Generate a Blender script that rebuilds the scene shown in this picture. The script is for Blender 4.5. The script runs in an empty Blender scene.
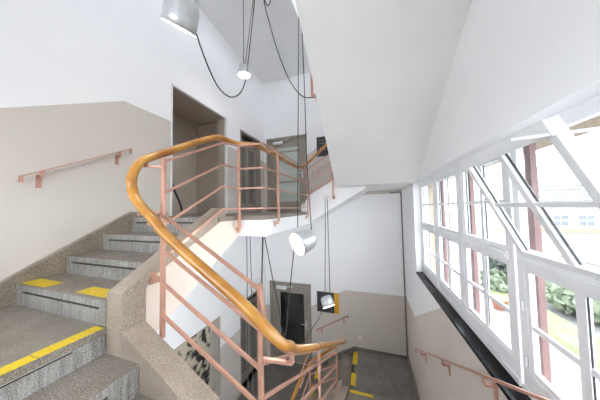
import bpy, math, random
from mathutils import Vector, Matrix

SC = bpy.context.scene
COL = SC.collection
random.seed(4)

# ------------------------------------------------------------------ camera
cam_data = bpy.data.cameras.new('camera')
cam = bpy.data.objects.new('camera', cam_data)
COL.objects.link(cam)
cam_data.sensor_width = 36.0
cam_data.lens = 204.224 / 600 * 36
cam_data.clip_start = 0.02
RT = Vector((0.9487595, 0.31538463, -0.01969623))
UP = Vector((0.03154774, -0.03251652, 0.99897318))
FW = Vector((-0.31442034, 0.94840667, 0.04080003))
cam.matrix_world = Matrix(((RT.x, UP.x, -FW.x, 0), (RT.y, UP.y, -FW.y, 0), (RT.z, UP.z, -FW.z, 0), (0, 0, 0, 1)))
SC.camera = cam

# ------------------------------------------------------------------ world, daylight, exposure
world = bpy.data.worlds.new('overcast_sky')
SC.world = world
world.use_nodes = True
bgn = world.node_tree.nodes['Background']
bgn.inputs['Color'].default_value = (0.90, 0.95, 1.0, 1)
bgn.inputs['Strength'].default_value = 4.2

SC.view_settings.view_transform = 'Standard'
SC.view_settings.look = 'None'
SC.view_settings.exposure = 1.16
SC.cycles.max_bounces = 16
SC.cycles.diffuse_bounces = 14
SC.cycles.transparent_max_bounces = 16
SC.view_settings.gamma = 1.0
SC.view_settings.use_curve_mapping = False


# ------------------------------------------------------------------ mesh helpers
class MB:
    """collects simple solids and links them as one mesh object"""
    def __init__(self):
        self.v = []; self.f = []; self.sm = []; self.mi = []

    def add(self, verts, faces, smooth=False, mi=0):
        n = len(self.v)
        self.v += [tuple(p) for p in verts]
        self.f += [tuple(i + n for i in f) for f in faces]
        self.sm += [smooth] * len(faces); self.mi += [mi] * len(faces)
        return self

    def box(self, x0, x1, y0, y1, z0, z1, mi=0):
        v = [(x0, y0, z0), (x1, y0, z0), (x1, y1, z0), (x0, y1, z0), (x0, y0, z1), (x1, y0, z1), (x1, y1, z1), (x0, y1, z1)]
        return self.add(v, [(3, 2, 1, 0), (4, 5, 6, 7), (0, 1, 5, 4), (1, 2, 6, 5), (2, 3, 7, 6), (3, 0, 4, 7)], mi=mi)

    def prism(self, poly, d, mi=0):
        """poly: 3D points of one end (planar), d: extrusion vector"""
        n = len(poly); d = Vector(d)
        a = [Vector(p) for p in poly]; b = [p + d for p in a]
        return self.add(a + b, [tuple(range(n))[::-1], tuple(range(n, 2 * n))] + [(i, (i + 1) % n, n + (i + 1) % n, n + i) for i in range(n)], mi=mi)

    def bar(self, a, b, w, h, up=(0, 0, 1)):
        """square bar from a to b, w across, h along up"""
        a = Vector(a); b = Vector(b); t = (b - a).normalized(); up = Vector(up)
        s = t.cross(up)
        if s.length < 1e-4: s = t.cross(Vector((0, 1, 0)))
        s.normalize(); u = s.cross(t).normalized()
        c = [s * (-w / 2) + u * (-h / 2), s * (w / 2) + u * (-h / 2), s * (w / 2) + u * (h / 2), s * (-w / 2) + u * (h / 2)]
        return self.add([a + q for q in c] + [b + q for q in c], [(3, 2, 1, 0), (4, 5, 6, 7)] + [(i, (i + 1) % 4, 4 + (i + 1) % 4, 4 + i) for i in range(4)])

    def tube(self, pts, r, n=12, rz=None, cap=True):
        pts = [Vector(p) for p in pts]; rz = rz or r
        rings = []
        up = Vector((0, 0, 1))
        for i, p in enumerate(pts):
            t = (pts[min(i + 1, len(pts) - 1)] - pts[max(i - 1, 0)]).normalized()
            s = t.cross(up)
            if s.length < 0.05: s = rings and ls or Vector((1, 0, 0))
            s.normalize(); ls = s; u = s.cross(t).normalized()
            rings.append([p + s * (r * math.cos(2 * math.pi * k / n)) + u * (rz * math.sin(2 * math.pi * k / n)) for k in range(n)])
        v = [q for rg in rings for q in rg]; f = []
        for i in range(len(pts) - 1):
            for k in range(n):
                f.append((i * n + k, i * n + (k + 1) % n, (i + 1) * n + (k + 1) % n, (i + 1) * n + k))
        self.add(v, f, True)
        if cap:
            self.add(rings[0], [tuple(range(n))[::-1]]); self.add(rings[-1], [tuple(range(n))])
        return self

    def lathe(self, prof, c, ax, n=32, smooth=True):
        """prof: (radius, distance along axis) pairs"""
        c = Vector(c); ax = Vector(ax).normalized()
        e1 = ax.cross(Vector((0.3, 0.9, 0.1))).normalized(); e2 = ax.cross(e1)
        v = []; f = []
        for (r, h) in prof:
            for k in range(n):
                a = 2 * math.pi * k / n
                v.append(c + ax * h + e1 * (r * math.cos(a)) + e2 * (r * math.sin(a)))
        for i in range(len(prof) - 1):
            for k in range(n):
                f.append((i * n + k, i * n + (k + 1) % n, (i + 1) * n + (k + 1) % n, (i + 1) * n + k))
        return self.add(v, f, smooth)

    def build(self, name, mat, parent=None, bevel=0.0):
        me = bpy.data.meshes.new(name)
        me.from_pydata(self.v, [], self.f)
        for m in (mat if isinstance(mat, (list, tuple)) else [mat]): me.materials.append(m)
        me.polygons.foreach_set('use_smooth', self.sm)
        me.polygons.foreach_set('material_index', self.mi)
        me.update()
        o = bpy.data.objects.new(name, me)
        COL.objects.link(o)
        if parent is not None: o.parent = parent
        if bevel:
            b = o.modifiers.new('bevel', 'BEVEL'); b.width = bevel; b.segments = 2; b.limit_method = 'ANGLE'
        return o


def local(o, loc):
    """shift mesh so that its world place stays while the origin moves (used for Empties at a thing's base)"""
    o.location = (o.location[0] - loc[0], o.location[1] - loc[1], o.location[2] - loc[2])


def empty(name, loc=(0, 0, 0)):
    o = bpy.data.objects.new(name, None); COL.objects.link(o); o.location = loc
    o.empty_display_size = 0.1
    return o


def part(mb, name, mat, parent, bevel=0.0):
    o = mb.build(name, mat, parent, bevel)
    p = parent; off = Vector((0, 0, 0))
    while p is not None:
        off += Vector(p.location); p = p.parent
    o.location = -off
    return o


def tag(o, label=None, cat=None, group=None, kind=None):
    if label: o['label'] = label
    if cat: o['category'] = cat
    if group: o['group'] = group
    if kind: o['kind'] = kind
    return o


def struct(mb, name, mat, label=None, cat=None, bevel=0.0):
    o = mb.build(name, mat, None, bevel)
    return tag(o, label, cat, None, 'structure')


def spline(pts, n=10):
    """centripetal Catmull-Rom through the points"""
    P = [Vector(p) for p in pts]
    P = [P[0] * 2 - P[1]] + P + [P[-1] * 2 - P[-2]]
    out = []
    for i in range(1, len(P) - 2):
        p0, p1, p2, p3 = P[i - 1:i + 3]
        t0 = 0; t1 = t0 + max((p1 - p0).length, 1e-4) ** .5; t2 = t1 + max((p2 - p1).length, 1e-4) ** .5; t3 = t2 + max((p3 - p2).length, 1e-4) ** .5
        for k in range(n):
            t = t1 + (t2 - t1) * k / n
            a1 = p0 * ((t1 - t) / (t1 - t0)) + p1 * ((t - t0) / (t1 - t0))
            a2 = p1 * ((t2 - t) / (t2 - t1)) + p2 * ((t - t1) / (t2 - t1))
            a3 = p2 * ((t3 - t) / (t3 - t2)) + p3 * ((t - t2) / (t3 - t2))
            b1 = a1 * ((t2 - t) / (t2 - t0)) + a2 * ((t - t0) / (t2 - t0))
            b2 = a2 * ((t3 - t) / (t3 - t1)) + a3 * ((t - t1) / (t3 - t1))
            out.append(b1 * ((t2 - t) / (t2 - t1)) + b2 * ((t - t1) / (t2 - t1)))
    out.append(P[-2])
    return out


# ------------------------------------------------------------------ materials
def new_mat(name):
    m = bpy.data.materials.new(name); m.use_nodes = True
    nt = m.node_tree
    return m, nt, nt.nodes['Principled BSDF']


def tex_coord(nt, scale=(1, 1, 1)):
    tc = nt.nodes.new('ShaderNodeNewGeometry')
    mp = nt.nodes.new('ShaderNodeMapping'); mp.inputs['Scale'].default_value = scale
    nt.links.new(tc.outputs['Position'], mp.inputs['Vector'])
    return mp.outputs['Vector']


def noise_mat(name, c1, c2, scale=20, rough=0.5, metal=0.0, stretch=(1, 1, 1), detail=4, lo=0.35, hi=0.65, bump=0.0, spec=0.5):
    m, nt, b = new_mat(name)
    vec = tex_coord(nt, stretch)
    nz = nt.nodes.new('ShaderNodeTexNoise'); nz.inputs['Scale'].default_value = scale; nz.inputs['Detail'].default_value = detail
    nt.links.new(vec, nz.inputs['Vector'])
    cr = nt.nodes.new('ShaderNodeValToRGB')
    cr.color_ramp.elements[0].position = lo; cr.color_ramp.elements[1].position = hi
    cr.color_ramp.elements[0].color = (*c1, 1); cr.color_ramp.elements[1].color = (*c2, 1)
    nt.links.new(nz.outputs['Fac'], cr.inputs['Fac'])
    nt.links.new(cr.outputs['Color'], b.inputs['Base Color'])
    b.inputs['Roughness'].default_value = rough; b.inputs['Metallic'].default_value = metal
    b.inputs['Specular IOR Level'].default_value = spec
    if bump:
        bp = nt.nodes.new('ShaderNodeBump'); bp.inputs['Strength'].default_value = bump; bp.inputs['Distance'].default_value = 0.003
        nt.links.new(nz.outputs['Fac'], bp.inputs['Height']); nt.links.new(bp.outputs['Normal'], b.inputs['Normal'])
    return m


def srgb(r, g, b):
    return tuple(((c / 255) / 12.92 if c / 255 <= 0.04045 else ((c / 255 + 0.055) / 1.055) ** 2.4) for c in (r, g, b))


WHITE = (0.905, 0.905, 0.92)
DADO = (0.635, 0.585, 0.535)


def wall_mat(name, axis, bands, fixed=None):
    """white plaster with a painted dado; bands: (a, slope, t0, lo, hi, depth): top line clamp(a + slope*(t - t0), lo, hi)"""
    m, nt, b = new_mat(name)
    N = nt.nodes; L = nt.links
    geo = N.new('ShaderNodeNewGeometry'); sep = N.new('ShaderNodeSeparateXYZ')
    L.new(geo.outputs['Position'], sep.inputs[0])

    def mth(op, a, c):
        n = N.new('ShaderNodeMath'); n.operation = op
        for i, q in enumerate((a, c)):
            if isinstance(q, (int, float)): n.inputs[i].default_value = q
            else: L.new(q, n.inputs[i])
        return n.outputs[0]
    t = sep.outputs[axis]; z = sep.outputs['Z']
    mask = None
    for (a, s, t0, lo, hi, dep) in bands:
        f = mth('ADD', mth('MULTIPLY', mth('SUBTRACT', t, t0), s), a)
        f = mth('MINIMUM', mth('MAXIMUM', f, lo), hi)
        k = mth('MULTIPLY', mth('LESS_THAN', z, f), mth('GREATER_THAN', z, mth('SUBTRACT', f, dep)))
        mask = k if mask is None else mth('MAXIMUM', mask, k)
    nz = N.new('ShaderNodeTexNoise'); nz.inputs['Scale'].default_value = 1.7; nz.inputs['Detail'].default_value = 5
    L.new(geo.outputs['Position'], nz.inputs['Vector'])
    mix = N.new('ShaderNodeMix'); mix.data_type = 'RGBA'
    mix.inputs[6].default_value = (*WHITE, 1); mix.inputs[7].default_value = (*DADO, 1)
    if mask is not None: L.new(mask, mix.inputs[0])
    else: mix.inputs[0].default_value = 0
    hs = N.new('ShaderNodeMix'); hs.data_type = 'RGBA'; hs.blend_type = 'MULTIPLY'
    cr = N.new('ShaderNodeValToRGB'); cr.color_ramp.elements[0].color = (0.95, 0.95, 0.95, 1); cr.color_ramp.elements[1].color = (1, 1, 1, 1)
    L.new(nz.outputs['Fac'], cr.inputs['Fac']); hs.inputs[0].default_value = 1.0
    L.new(mix.outputs[2], hs.inputs[6]); L.new(cr.outputs['Color'], hs.inputs[7])
    L.new(hs.outputs[2], b.inputs['Base Color'])
    b.inputs['Roughness'].default_value = 0.6
    b.inputs['Specular IOR Level'].default_value = 0.3
    return m


M = {}
M['white'] = noise_mat('white_plaster', (0.87, 0.87, 0.88), (0.90, 0.90, 0.91), 2.0, 0.65, spec=0.3)
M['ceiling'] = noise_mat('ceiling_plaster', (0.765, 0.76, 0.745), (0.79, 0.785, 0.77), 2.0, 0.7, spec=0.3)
M['cream'] = noise_mat('cream_plaster', (0.74, 0.655, 0.585), (0.77, 0.685, 0.615), 2.0, 0.65, spec=0.3)
M['wall_left'] = wall_mat('left_wall_paint', 'Y', [(0.884, 0.57, 0.8, 0.68, 1.40, 1.6), (-2.745, 0, 0, -9, 9, 3.0)])
M['wall_far'] = wall_mat('far_wall_paint', 'X', [(-2.115, 0.57, -0.62, -2.76, -2.115, 1.9), (2.015, 0.57, -0.62, 1.37, 2.015, 1.7)])
M['wall_right'] = wall_mat('right_wall_paint', 'Y', [(-2.0, -0.56, 4.27, -2.09, 0.0, 1.9)])


def granite(name, c_dark, c_mid, c_light, scale=170, rough=0.45, streak=False):
    m, nt, b = new_mat(name); N = nt.nodes; L = nt.links
    vec = tex_coord(nt)
    n1 = N.new('ShaderNodeTexNoise'); n1.inputs['Scale'].default_value = scale; n1.inputs['Detail'].default_value = 3
    n2 = N.new('ShaderNodeTexNoise'); n2.inputs['Scale'].default_value = 5; n2.inputs['Detail'].default_value = 6
    L.new(vec, n1.inputs['Vector']); L.new(vec, n2.inputs['Vector'])
    cr = N.new('ShaderNodeValToRGB')
    e = cr.color_ramp.elements
    e[0].position = 0.36; e[0].color = (*c_dark, 1); e[1].position = 0.64; e[1].color = (*c_light, 1)
    x = e.new(0.5); x.color = (*c_mid, 1)
    L.new(n1.outputs['Fac'], cr.inputs['Fac'])
    c2 = N.new('ShaderNodeValToRGB'); c2.color_ramp.elements[0].position = 0.3; c2.color_ramp.elements[1].position = 0.7
    c2.color_ramp.elements[0].color = (0.74, 0.73, 0.72, 1); c2.color_ramp.elements[1].color = (1.0, 1.0, 1.0, 1)
    L.new(n2.outputs['Fac'], c2.inputs['Fac'])
    mx = N.new('ShaderNodeMix'); mx.data_type = 'RGBA'; mx.blend_type = 'MULTIPLY'; mx.inputs[0].default_value = 1
    L.new(cr.outputs['Color'], mx.inputs[6]); L.new(c2.outputs['Color'], mx.inputs[7])
    out = mx.outputs[2]
    if streak:
        mp = N.new('ShaderNodeMapping'); mp.inputs['Scale'].default_value = (60, 60, 5)
        g = N.new('ShaderNodeNewGeometry'); L.new(g.outputs['Position'], mp.inputs['Vector'])
        n3 = N.new('ShaderNodeTexNoise'); n3.inputs['Scale'].default_value = 1; n3.inputs['Detail'].default_value = 4
        L.new(mp.outputs['Vector'], n3.inputs['Vector'])
        c3 = N.new('ShaderNodeValToRGB'); c3.color_ramp.elements[0].position = 0.35; c3.color_ramp.elements[1].position = 0.65
        c3.color_ramp.elements[0].color = (0.72, 0.72, 0.72, 1); c3.color_ramp.elements[1].color = (1.15, 1.16, 1.18, 1)
        L.new(n3.outputs['Fac'], c3.inputs['Fac'])
        m2 = N.new('ShaderNodeMix'); m2.data_type = 'RGBA'; m2.blend_type = 'MULTIPLY'; m2.inputs[0].default_value = 1
        L.new(out, m2.inputs[6]); L.new(c3.outputs['Color'], m2.inputs[7]); out = m2.outputs[2]
    L.new(out, b.inputs['Base Color'])
    b.inputs['Roughness'].default_value = rough
    return m


M['step'] = granite('worn_granite_tread', (0.12, 0.103, 0.086), (0.285, 0.25, 0.213), (0.43, 0.38, 0.33))
M['riser'] = granite('scuffed_granite_riser', (0.215, 0.20, 0.185), (0.365, 0.35, 0.33), (0.51, 0.495, 0.475), streak=True)
M['curb'] = granite('pink_granite_curb', (0.25, 0.20, 0.155), (0.39, 0.325, 0.265), (0.50, 0.425, 0.355), scale=190)
M['skirt'] = granite('brown_granite_skirting', (0.19, 0.152, 0.112), (0.28, 0.235, 0.18), (0.36, 0.305, 0.24), scale=110)
M['floor'] = granite('dark_granite_floor', (0.13, 0.12, 0.11), (0.21, 0.195, 0.18), (0.29, 0.27, 0.25), scale=90, rough=0.35)
M['groove'] = noise_mat('groove_shadow_gap', (0.07, 0.06, 0.05), (0.10, 0.085, 0.07), 40, 0.8)
M['tape'] = noise_mat('yellow_marking_tape', (0.62, 0.42, 0.01), (0.78, 0.56, 0.02), 60, 0.5, lo=0.3, hi=0.55)
M['copper'] = noise_mat('copper_pink_painted_steel', (0.50, 0.272, 0.202), (0.575, 0.322, 0.242), 12, 0.33, 0.2)
M['frame_white'] = noise_mat('white_window_paint', (0.82, 0.83, 0.85), (0.87, 0.88, 0.90), 6, 0.35)
M['gasket'] = noise_mat('black_gasket', (0.02, 0.02, 0.02), (0.03, 0.03, 0.03), 6, 0.5)
M['sill'] = noise_mat('black_polished_stone', (0.006, 0.0065, 0.008), (0.012, 0.0125, 0.015), 9, 0.22, spec=0.10)
M['taupe'] = noise_mat('taupe_door_paint', (0.29, 0.255, 0.215), (0.33, 0.29, 0.25), 8, 0.45)
M['taupe_dark'] = noise_mat('dark_taupe_paint', (0.24, 0.205, 0.17), (0.28, 0.24, 0.20), 5, 0.6)
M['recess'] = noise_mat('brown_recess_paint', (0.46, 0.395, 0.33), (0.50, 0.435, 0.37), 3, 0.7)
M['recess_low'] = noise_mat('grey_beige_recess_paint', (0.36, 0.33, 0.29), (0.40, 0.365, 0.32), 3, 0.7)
M['steel'] = noise_mat('brushed_steel', (0.55, 0.55, 0.56), (0.68, 0.68, 0.69), 30, 0.3, 0.9, (1, 1, 20))
M['closer'] = noise_mat('white_enamel', (0.78, 0.78, 0.78), (0.84, 0.84, 0.84), 8, 0.35)
M['alu'] = noise_mat('pale_aluminium_lamp', (0.60, 0.62, 0.64), (0.66, 0.68, 0.695), 14, 0.34, 0.6)
M['cable'] = noise_mat('black_cable', (0.02, 0.02, 0.022), (0.035, 0.035, 0.037), 20, 0.5)
M['pipe'] = noise_mat('grey_pipe_paint', (0.19, 0.18, 0.17), (0.25, 0.24, 0.23), 9, 0.5)
M['poster'] = noise_mat('black_print', (0.012, 0.012, 0.014), (0.02, 0.02, 0.022), 10, 0.4)
M['amber'] = noise_mat('amber_yellow_print', (0.70, 0.34, 0.02), (0.78, 0.42, 0.03), 10, 0.4)
M['print_grey'] = noise_mat('grey_print', (0.20, 0.20, 0.20), (0.26, 0.26, 0.26), 10, 0.5)
M['art'] = noise_mat('black_and_cream_mural', (0.012, 0.011, 0.010), (0.52, 0.47, 0.36), 6.5, 0.6, 0, (1, 1, 1), 3, 0.42, 0.53)
M['pink_steel'] = noise_mat('pink_column_paint', (0.20, 0.115, 0.11), (0.23, 0.135, 0.13), 7, 0.5)
M['render'] = noise_mat('sandy_render', (0.24, 0.185, 0.13), (0.40, 0.33, 0.25), 60, 0.9, bump=0.5)
M['leaf'] = noise_mat('shrub_leaf_green', (0.10, 0.13, 0.08), (0.22, 0.26, 0.18), 5, 0.6)  # outdoor haze is mixed into the leaf colour, paled toward grey
M['leaf_dark'] = noise_mat('dark_shrub_leaf', (0.022, 0.030, 0.026), (0.085, 0.10, 0.085), 5, 0.6)
M['grass'] = noise_mat('mown_grass', (0.125, 0.165, 0.065), (0.18, 0.22, 0.11), 9, 0.9)  # greyed green: haze over the garden is put into the colour
M['paving'] = noise_mat('pale_paving', (0.14, 0.14, 0.145), (0.22, 0.22, 0.225), 3, 0.8)
M['terracotta'] = noise_mat('terracotta', (0.45, 0.17, 0.10), (0.55, 0.24, 0.15), 12, 0.7)
M['green_roof'] = noise_mat('pale_green_roof', (0.20, 0.26, 0.22), (0.24, 0.30, 0.25), 3, 0.6)
M['facade'] = noise_mat('pale_facade', (0.28, 0.275, 0.27), (0.33, 0.325, 0.32), 2, 0.8)
M['ochre'] = noise_mat('ochre_band', (0.28, 0.21, 0.14), (0.33, 0.25, 0.17), 3, 0.8)
M['far_glass'] = noise_mat('dim_window_glass', (0.12, 0.135, 0.15), (0.16, 0.175, 0.19), 3, 0.15)


def wood_mat():
    m, nt, b = new_mat('varnished_golden_wood'); N = nt.nodes; L = nt.links
    vec = tex_coord(nt, (1, 1, 1))
    n1 = N.new('ShaderNodeTexNoise'); n1.inputs['Scale'].default_value = 4; n1.inputs['Detail'].default_value = 5; n1.inputs['Distortion'].default_value = 0.6
    L.new(vec, n1.inputs['Vector'])
    cr = N.new('ShaderNodeValToRGB'); e = cr.color_ramp.elements
    e[0].position = 0.28; e[0].color = (*srgb(150, 96, 38), 1); e[1].position = 0.72; e[1].color = (*srgb(206, 156, 80), 1)
    x = e.new(0.5); x.color = (*srgb(182, 126, 52), 1)
    L.new(n1.outputs['Fac'], cr.inputs['Fac']); L.new(cr.outputs['Color'], b.inputs['Base Color'])
    b.inputs['Roughness'].default_value = 0.28
    b.inputs['Coat Weight'].default_value = 0.35; b.inputs['Coat Roughness'].default_value = 0.12
    return m


M['wood'] = wood_mat()


def brick_mat():
    m, nt, b = new_mat('yellow_brick'); N = nt.nodes; L = nt.links
    g = N.new('ShaderNodeNewGeometry'); sep = N.new('ShaderNodeSeparateXYZ'); cmb = N.new('ShaderNodeCombineXYZ')
    L.new(g.outputs['Position'], sep.inputs[0])
    ad = N.new('ShaderNodeMath'); ad.operation = 'ADD'
    L.new(sep.outputs['X'], ad.inputs[0]); L.new(sep.outputs['Y'], ad.inputs[1])
    L.new(ad.outputs[0], cmb.inputs['X']); L.new(sep.outputs['Z'], cmb.inputs['Y'])
    br = N.new('ShaderNodeTexBrick'); br.inputs['Scale'].default_value = 1
    br.inputs['Brick Width'].default_value = 0.25; br.inputs['Row Height'].default_value = 0.075; br.inputs['Mortar Size'].default_value = 0.006
    br.inputs['Color1'].default_value = (0.20, 0.16, 0.10, 1); br.inputs['Color2'].default_value = (0.25, 0.205, 0.14, 1); br.inputs['Mortar'].default_value = (0.14, 0.13, 0.12, 1)
    L.new(cmb.outputs[0], br.inputs['Vector']); L.new(br.outputs['Color'], b.inputs['Base Color']); b.inputs['Roughness'].default_value = 0.9
    return m


M['brick'] = brick_mat()


def glass_mat(name, tint, gloss=0.03):
    m = bpy.data.materials.new(name); m.use_nodes = True; nt = m.node_tree; N = nt.nodes; L = nt.links
    N.remove(N['Principled BSDF'])
    tr = N.new('ShaderNodeBsdfTransparent'); tr.inputs[0].default_value = (*tint, 1)
    gl = N.new('ShaderNodeBsdfGlossy'); gl.inputs['Roughness'].default_value = 0.02
    mx = N.new('ShaderNodeMixShader')
    mx.inputs[0].default_value = gloss
    L.new(tr.outputs[0], mx.inputs[1]); L.new(gl.outputs[0], mx.inputs[2])
    L.new(mx.outputs[0], N['Material Output'].inputs['Surface'])
    return m


M['glass'] = glass_mat('clear_window_glass', (0.97, 0.98, 0.98))
M['door_glass'] = noise_mat('green_grey_wired_glass', (0.50, 0.54, 0.50), (0.58, 0.62, 0.58), 2, 0.12)
M['dark_glass'] = noise_mat('dark_door_glass', (0.018, 0.021, 0.019), (0.045, 0.05, 0.046), 2.5, 0.08)
M['mid_glass'] = noise_mat('dim_grey_door_glass', (0.16, 0.165, 0.15), (0.23, 0.235, 0.21), 1.5, 0.12)


def emit_mat(name, col, s):
    m = bpy.data.materials.new(name); m.use_nodes = True; b = m.node_tree.nodes['Principled BSDF']
    b.inputs['Base Color'].default_value = (*col, 1); b.inputs['Emission Color'].default_value = (*col, 1); b.inputs['Emission Strength'].default_value = s
    return m


M['lamp_glow'] = emit_mat('lamp_diffuser_glow', (1.0, 0.92, 0.83), 16.0)

# ------------------------------------------------------------------ levels and plan
XL, XR, YF, YB = -2.88, 0.777, 5.40, -0.55
L0, L1, L2, L3, L4, L5 = -4.21, -3.54, -1.65, -0.77, -0.08, 0.62
RIS = 0.1725
STOREY = 4.13
XI, XO = -1.70, -1.55            # left flight: inner step end / well face of its curb
XWR, XRI = -0.58, -0.43          # right flight: well face / inner step end
YN0, YN1 = 0.92, 1.07            # back flight curb: step side / well side
YFF = 4.20                       # front edge of the far quarter landings
YR0 = 4.00                       # lowest nosing of the right flight
ZTOP = 6.4


# ------------------------------------------------------------------ walls
def grid_wall(axis, c0, c1, t_edges, z_edges, holes, mb=None):
    """wall slab between c0 and c1 on the axis; cells inside a hole stay open"""
    mb = mb or MB()
    ts = sorted(set(t_edges + [h[i] for h in holes for i in (0, 1)])); zs = sorted(set(z_edges + [h[i] for h in holes for i in (2, 3)]))
    for i in range(len(ts) - 1):
        for j in range(len(zs) - 1):
            tm, zm = (ts[i] + ts[i + 1]) / 2, (zs[j] + zs[j + 1]) / 2
            if any(h[0] < tm < h[1] and h[2] < zm < h[3] for h in holes): continue
            if axis == 'x': mb.box(c0, c1, ts[i], ts[i + 1], zs[j], zs[j + 1])
            else: mb.box(ts[i], ts[i + 1], c0, c1, zs[j], zs[j + 1])
    return mb


DU = (2.35, 3.70, L4, 2.02)       # upper doorway
DV = (4.18, 5.14, L4, 1.95)       # upper side door
DN = (2.20, 3.45, L0, -2.12)      # lower doorway with the mural
DW = (4.13, 5.14, L0, -2.16)      # lower side door
struct(grid_wall('x', XL - 0.25, XL, [YB, YF + .25], [L0 - .3, ZTOP], [DU, DV, DN, DW]), 'wall_left', M['wall_left'])
FD = (-2.80, -1.56, L4, 2.07)     # upper far glass door
FE = (-2.76, -1.53, L0, -2.06)    # lower far glass door
struct(grid_wall('y', YF, YF + 0.25, [XL, 1.25], [L0 - .3, ZTOP], [FD, FE]), 'wall_far', M['wall_far'])
WZ0, WZ1 = -1.16, 0.43
WY0, WY1 = -0.80, 4.10
UPW = (0.2, 3.6, -0.6 + STOREY, 0.43 + STOREY)  # opening one storey up, out of view, added to let in more sky light
struct(grid_wall('x', XR, 1.0, [YB - .3, YF], [L0 - .3, ZTOP], [(WY0, WY1, WZ0, WZ1), UPW]), 'wall_right', M['wall_right'])
struct(grid_wall('x', 1.0, 1.22, [YB - .3, YF], [WZ1 - .03, ZTOP], [UPW]).box(1.0, 1.22, 4.30, YF, L0, WZ1), 'wall_outside', M['render'])
NW = (-2.4, -0.3, -0.3, 0.95)  # unseen opening behind the camera, added to brighten the interior
struct(grid_wall('y', YB - 0.25, YB, [XL - .25, 1.22], [L0 - .3, ZTOP], [NW]), 'wall_near', M['white'])

# ------------------------------------------------------------------ floors, landings, soffits
struct(MB().box(XL - 1.6, XR, 0.5, YF, L0 - 0.25, L0), 'floor', M['floor'])
lo_, hi_ = L4 - 0.25, L4


def plate(poly, z0, z1, mb=None):
    return (mb or MB()).prism([(x, y, z0) for x, y in poly][::1], (0, 0, z1 - z0))


L4_poly = [(XL, 1.83), (XI, 1.83), (XI, 2.2), (-1.2, 2.2), (-1.2, YF), (XL, YF)]
up_floor = tag(empty('floor_upper'), None, None, None, 'structure')
part(plate(L4_poly, L4 - 0.25, L4 - 0.05), 'landing_slab', M['white'], up_floor)
g = MB(); g.prism([(XL, 1.83, L4 - .05), (XO + .012, 1.83, L4 - .05), (XO + .012, 2.188, L4 - .05), (-1.188, 2.188, L4 - .05), (-1.188, YF, L4 - .05), (XL, YF, L4 - .05)], (0, 0, .05))
part(g, 'granite_paving', M['step'], up_floor)
struct(plate([(x, y) for x, y in L4_poly], L4 + STOREY - 0.25, L4 + STOREY), 'ceiling', M['white'])
struct(MB().box(XL - .25, 1.22, YB, YF + .25, ZTOP, ZTOP + .2), 'ceiling_top', M['white'])

# upper flights overhead: their plaster undersides
far_low = MB()     # flight L4 -> L5 along the far wall, white stringer
zs = lambda x: -0.30 + 0.555 * (x + 1.2)
far_low.prism([(-1.35, 4.15, L4 - .25), (-1.2, 4.15, -0.31), (0.0, 4.15, 0.385), (0.0, 4.15, L5), (-0.45, 4.15, L5 + .06), (-1.18, 4.15, 0.27), (-1.35, 4.15, 0.06)], (0, YF - 4.15, 0))
part_far = tag(empty('stair_flight'), 'white stair flight rising to the right behind the railing, beside the black sign', 'stairs', None)
part(far_low, 'stringer', M['white'], part_far)
cb = MB(); cb.prism([(-1.3, 4.14, 0.05), (-1.18, 4.14, 0.27), (-0.45, 4.14, L5 + .06), (-0.45, 4.14, L5 + .10), (-1.20, 4.14, 0.31), (-1.3, 4.14, .09)], (0, .15, 0))
part(cb, 'curb', M['curb'], part_far)
# quarter landing and the flight over the lower right flight
up_right = tag(empty('stair_flight'), 'smooth white sloping underside of the stair flight overhead, beside the windows', 'stairs')
zr = lambda y: 0.426 + 0.557 * (3.77 - y)
mb = MB()
n0 = len(mb.v)
mb.prism([(-0.54, YF, 0.40), (-0.54, 3.80, 0.40), (-0.54, 0.85, zr(0.85)), (-0.54, 0.60, zr(0.85)), (-0.54, 0.60, 2.48), (-0.54, 1.15, 2.48), (-0.54, 4.20, L5 + .14), (-0.54, YF, L5)], (XR + 0.54, 0, 0))
mb.v = [((-.555 + max(0, 3.75 - v[1]) * .0215) if v[0] < 0 else v[0], v[1], v[2]) for v in mb.v]
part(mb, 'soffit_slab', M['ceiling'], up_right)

# ------------------------------------------------------------------ stair flights with separate steps


def step_mesh(P, top, tread, ris, w0, w1, inset=0.07):
    """P(d, w, z) places the profile: d runs up the flight from the nosing, w across it"""
    a, b = MB(), MB()
    plain = [(0, top), (tread + .02, top), (tread + .02, top - ris), (0.004, top - ris), (0.004, top - .05), (0, top - .05)]
    groove = [(0, top), (tread + .02, top), (tread + .02, top - ris), (0.006, top - ris), (0.006, top - .069), (0.024, top - .066), (0.024, top - .052), (0, top - .05)]
    return plain, groove


def place_prism(mb, P, prof, w0, w1, mi_of):
    n = len(prof)
    va = [P(d, w0, z) for d, z in prof]; vb = [P(d, w1, z) for d, z in prof]
    c = sum((Vector(q) for q in va + vb), Vector()) / (2 * n)
    base = len(mb.v)
    mb.v += [tuple(q) for q in va + vb]
    faces = [tuple(range(n))[::-1], tuple(range(n, 2 * n))] + [(i, (i + 1) % n, n + (i + 1) % n, n + i) for i in range(n)]
    # keep normals outwards whatever the handedness of P
    e1 = Vector(P(1, 0, 0)) - Vector(P(0, 0, 0)); e2 = Vector(P(0, 1, 0)) - Vector(P(0, 0, 0))
    flip = (e1.cross(e2).z > 0) != (w1 > w0)
    for i, f in enumerate(faces):
        if flip: f = f[::-1]
        mb.f.append(tuple(q + base for q in f)); mb.sm.append(False); mb.mi.append(mi_of(i - 2) if i >= 2 else 1)


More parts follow.
